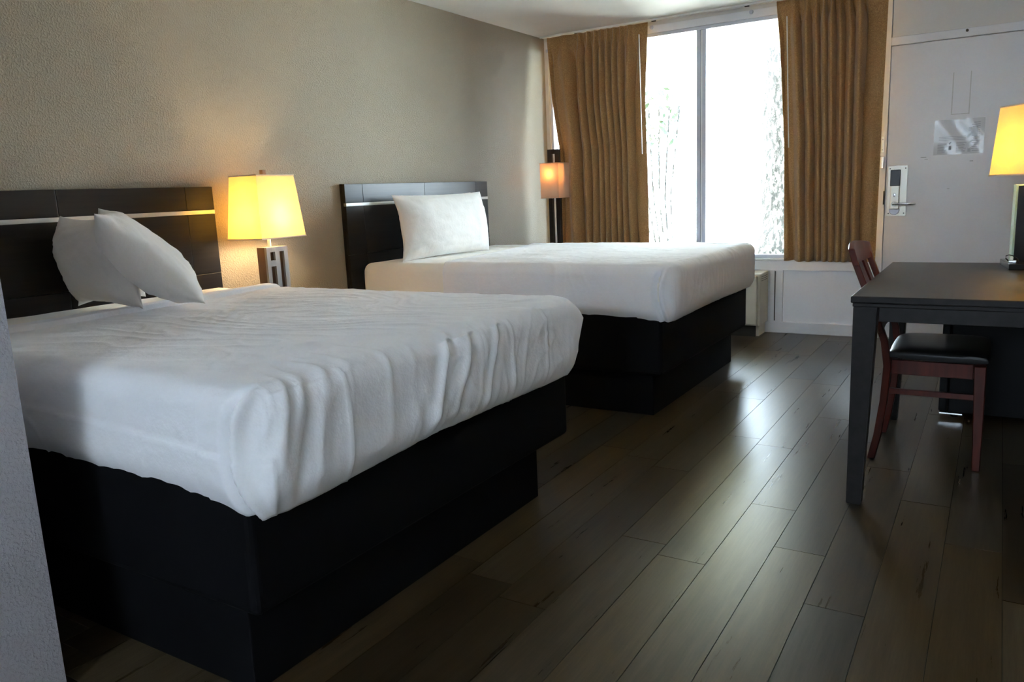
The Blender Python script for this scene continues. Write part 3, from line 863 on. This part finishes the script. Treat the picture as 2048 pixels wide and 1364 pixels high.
# ------------------------------------------------------------------ mini fridge behind the desk
fr = thing('mini_fridge', (3.48, 4.45, 0), 'black mini fridge on the floor behind the desk', 'fridge')
bx('body', M['screen'], fr, 3.262, 3.74, 4.20, 4.68, .028, .700, bev=.004)
bx('fridge_door', M['screen'], fr, 3.222, 3.258, 4.20, 4.68, .030, .700, bev=.006)
bx('hinge_bracket', M['chrome'], fr, 3.226, 3.325, 4.190, 4.235, .020, .0275, bev=.001)
for x in (3.29, 3.70):
    for y in (4.24, 4.64):
        bm = bmesh.new(); cyl(bm, (x, y, 0), (x, y, .0275), .016, .016, 12); obj('foot', bm, M['glossblack'], fr, True)

# ------------------------------------------------------------------ desk lamp
RT = R(34)
L3 = thing('table_lamp', (3.555, 3.955, .76), 'table lamp with a yellow shade and black slab body on the desk', 'lamp')
frustum_shade(L3, 3.555, 3.960, .300, .215, .262, .185, 1.143, 1.425, M['shade'], RT, RIM)
xf3 = Matrix.Translation((3.560, 3.950, 0)) @ Matrix.Rotation(R(8), 4, 'Z')
bx('base', M['glossblack'], L3, -.115, .10, -.135, .10, .7605, .787, bev=.003, xf=xf3)
bx('body', M['glossblack'], L3, -.085, .075, -.030, .030, .7875, 1.098, bev=.001, xf=xf3)
o = bx('edge_panel', M['acrylic'], L3, -.094, -.0855, -.031, .031, .7875, 1.104, bev=.001, xf=xf3); o['label'] = 'pale green glossy edge'
bx('cap', M['acrylic'], L3, -.0850, .085, -.033, .033, 1.0985, 1.104, bev=.001, xf=xf3)
bm = bmesh.new(); cyl(bm, (3.545, 3.955, 1.1045), (3.545, 3.955, 1.22), .009); obj('stem', bm, M['glossblack'], L3, True)
bulb(L3, (3.545, 3.955, 1.25), .026, 'bulb3')
# small plug with a loop of cord lying on the lamp's base
pg = thing('plug', (3.475, 3.845, .787), 'small silver plug with a dark cord on the desk lamp base', 'plug')
bx('plug_body', M['chrome'], pg, 3.462, 3.490, 3.832, 3.852, .7875, .800, bev=.003)
bx('plug_tip', M['satin'], pg, 3.468, 3.478, 3.836, 3.848, .8005, .812, bev=.002)
bm = bmesh.new(); tube(bm, [(3.462, 3.842, .795), (3.452, 3.84, .806), (3.452, 3.842, .816), (3.462, 3.846, .820), (3.476, 3.85, .816), (3.492, 3.852, .806), (3.497, 3.850, .795), (3.490, 3.845, .792)], .0022, 8)
obj('cord', bm, M['glossblack'], pg, True)

# ------------------------------------------------------------------ outside
struct(bx('ground', M['ground'], None, -25, 30, YW+WO, 60, -.30, -.15))
struct(bx('walkway', simple('concrete', (.60, .59, .57), .9, var=.1, bs=.3, bd=.003), None, -4, 8, YW+WO+.001, 8.1, -.1499, -.04))
struct(bx('porch_ceiling', M['soffit'], None, -6, 10, YW+WO+.001, 8.9, 2.66, 2.76))
struct(bx('porch_beam', M['soffit'], None, -6, 10, 8.9, 9.05, 2.575, 2.76))
# tree trunk with a flared base
def trunk(cx, cy, label):
    t = thing('tree', (cx, cy, -.15), label, 'tree')
    prof = [(-.2, .95), (-.05, .82), (.15, .66), (.4, .55), (.8, .49), (1.4, .46), (2.2, .45), (3.2, .44), (4.4, .42), (6.0, .36)]
    n = 72; rows = 110; vs, fs = [], []
    for j in range(rows+1):
        z = -.2+6.2*(j/rows)**1.15; r = interp(z, prof)
        for k in range(n):
            a = 2*math.pi*k/n
            rr = r*(1+.10*math.sin(a*5+1)*math.exp(-max(0, z)*1.6))+.025*noise.noise(Vector((math.cos(a)*4, math.sin(a)*4, z*2)))+.02*noise.noise(Vector((math.cos(a)*11, math.sin(a)*11, z*7)))
            vs.append((cx+rr*math.cos(a), cy+rr*math.sin(a), z))
    for j in range(rows):
        for k in range(n):
            fs.append((j*n+k, j*n+(k+1) % n, (j+1)*n+(k+1) % n, (j+1)*n+k))
    mesh_obj('trunk', vs, fs, M['bark'], t)
    leaves('foliage', (cx, cy, 6.6), (2.6, 2.6, 1.3), 900, .16, t)
    return t
def leaves(name, c, rad, count, size, parent):
    vs, fs = [], []
    rnd = random.Random(int(c[0]*100)+5)
    for _ in range(count):
        d = Vector((rnd.gauss(0, 1), rnd.gauss(0, 1), rnd.gauss(0, 1))).normalized()*rnd.uniform(.55, 1)
        p = Vector((c[0]+d.x*rad[0], c[1]+d.y*rad[1], c[2]+d.z*rad[2]))
        a = Vector((rnd.uniform(-1, 1), rnd.uniform(-1, 1), rnd.uniform(-1, 1))).normalized()*size*rnd.uniform(.5, 1)
        b = a.orthogonal().normalized()*size*.3
        i = len(vs); vs += [p-a, p+b, p+a, p-b]; fs.append((i, i+1, i+2, i+3))
    o = mesh_obj(name, vs, fs, M['leaf'], parent, smooth=False); o['kind'] = 'stuff'
    return o
trunk(1.42, 9.75, 'thick rough-barked tree trunk outside the window')
bush = thing('shrub', (-.95, 11.4, -.15), 'sparse green shrub outside beside the curtain', 'shrub')
leaves('foliage', (-1.05, 11.4, 2.15), (.42, .4, .50), 130, .10, bush)
bm = bmesh.new()
for k in range(6):
    tube(bm, [(-1.0+.05*k, 11.4, -.2), (-1.05+.08*(k-2.5), 11.4+.03*k, 1.0), (-1.05+.16*(k-2.5), 11.4, 2.3)], .014, 6)
obj('stem', bm, M['bark'], bush, True)
gr = bmesh.new()
rnd = random.Random(4)
for _ in range(2600):
    x, y = rnd.uniform(-1.5, 3.5), rnd.uniform(9.3, 14)
    if rnd.random() > .35+.65*(noise.noise(Vector((x*1.3, y*1.3, 0)))+.4): continue
    a = rnd.uniform(0, 6.28); hgt = rnd.uniform(.04, .10); w = .012
    v = [gr.verts.new((x-w*math.cos(a), y-w*math.sin(a), -.15)), gr.verts.new((x+w*math.cos(a), y+w*math.sin(a), -.15)), gr.verts.new((x+rnd.uniform(-.04, .04), y+rnd.uniform(-.04, .04), -.15+hgt))]
    gr.faces.new(v)
o = obj('grass', gr, M['grass']); o['kind'] = 'stuff'; tag(o, 'thin patchy grass on the ground round the tree', 'grass')
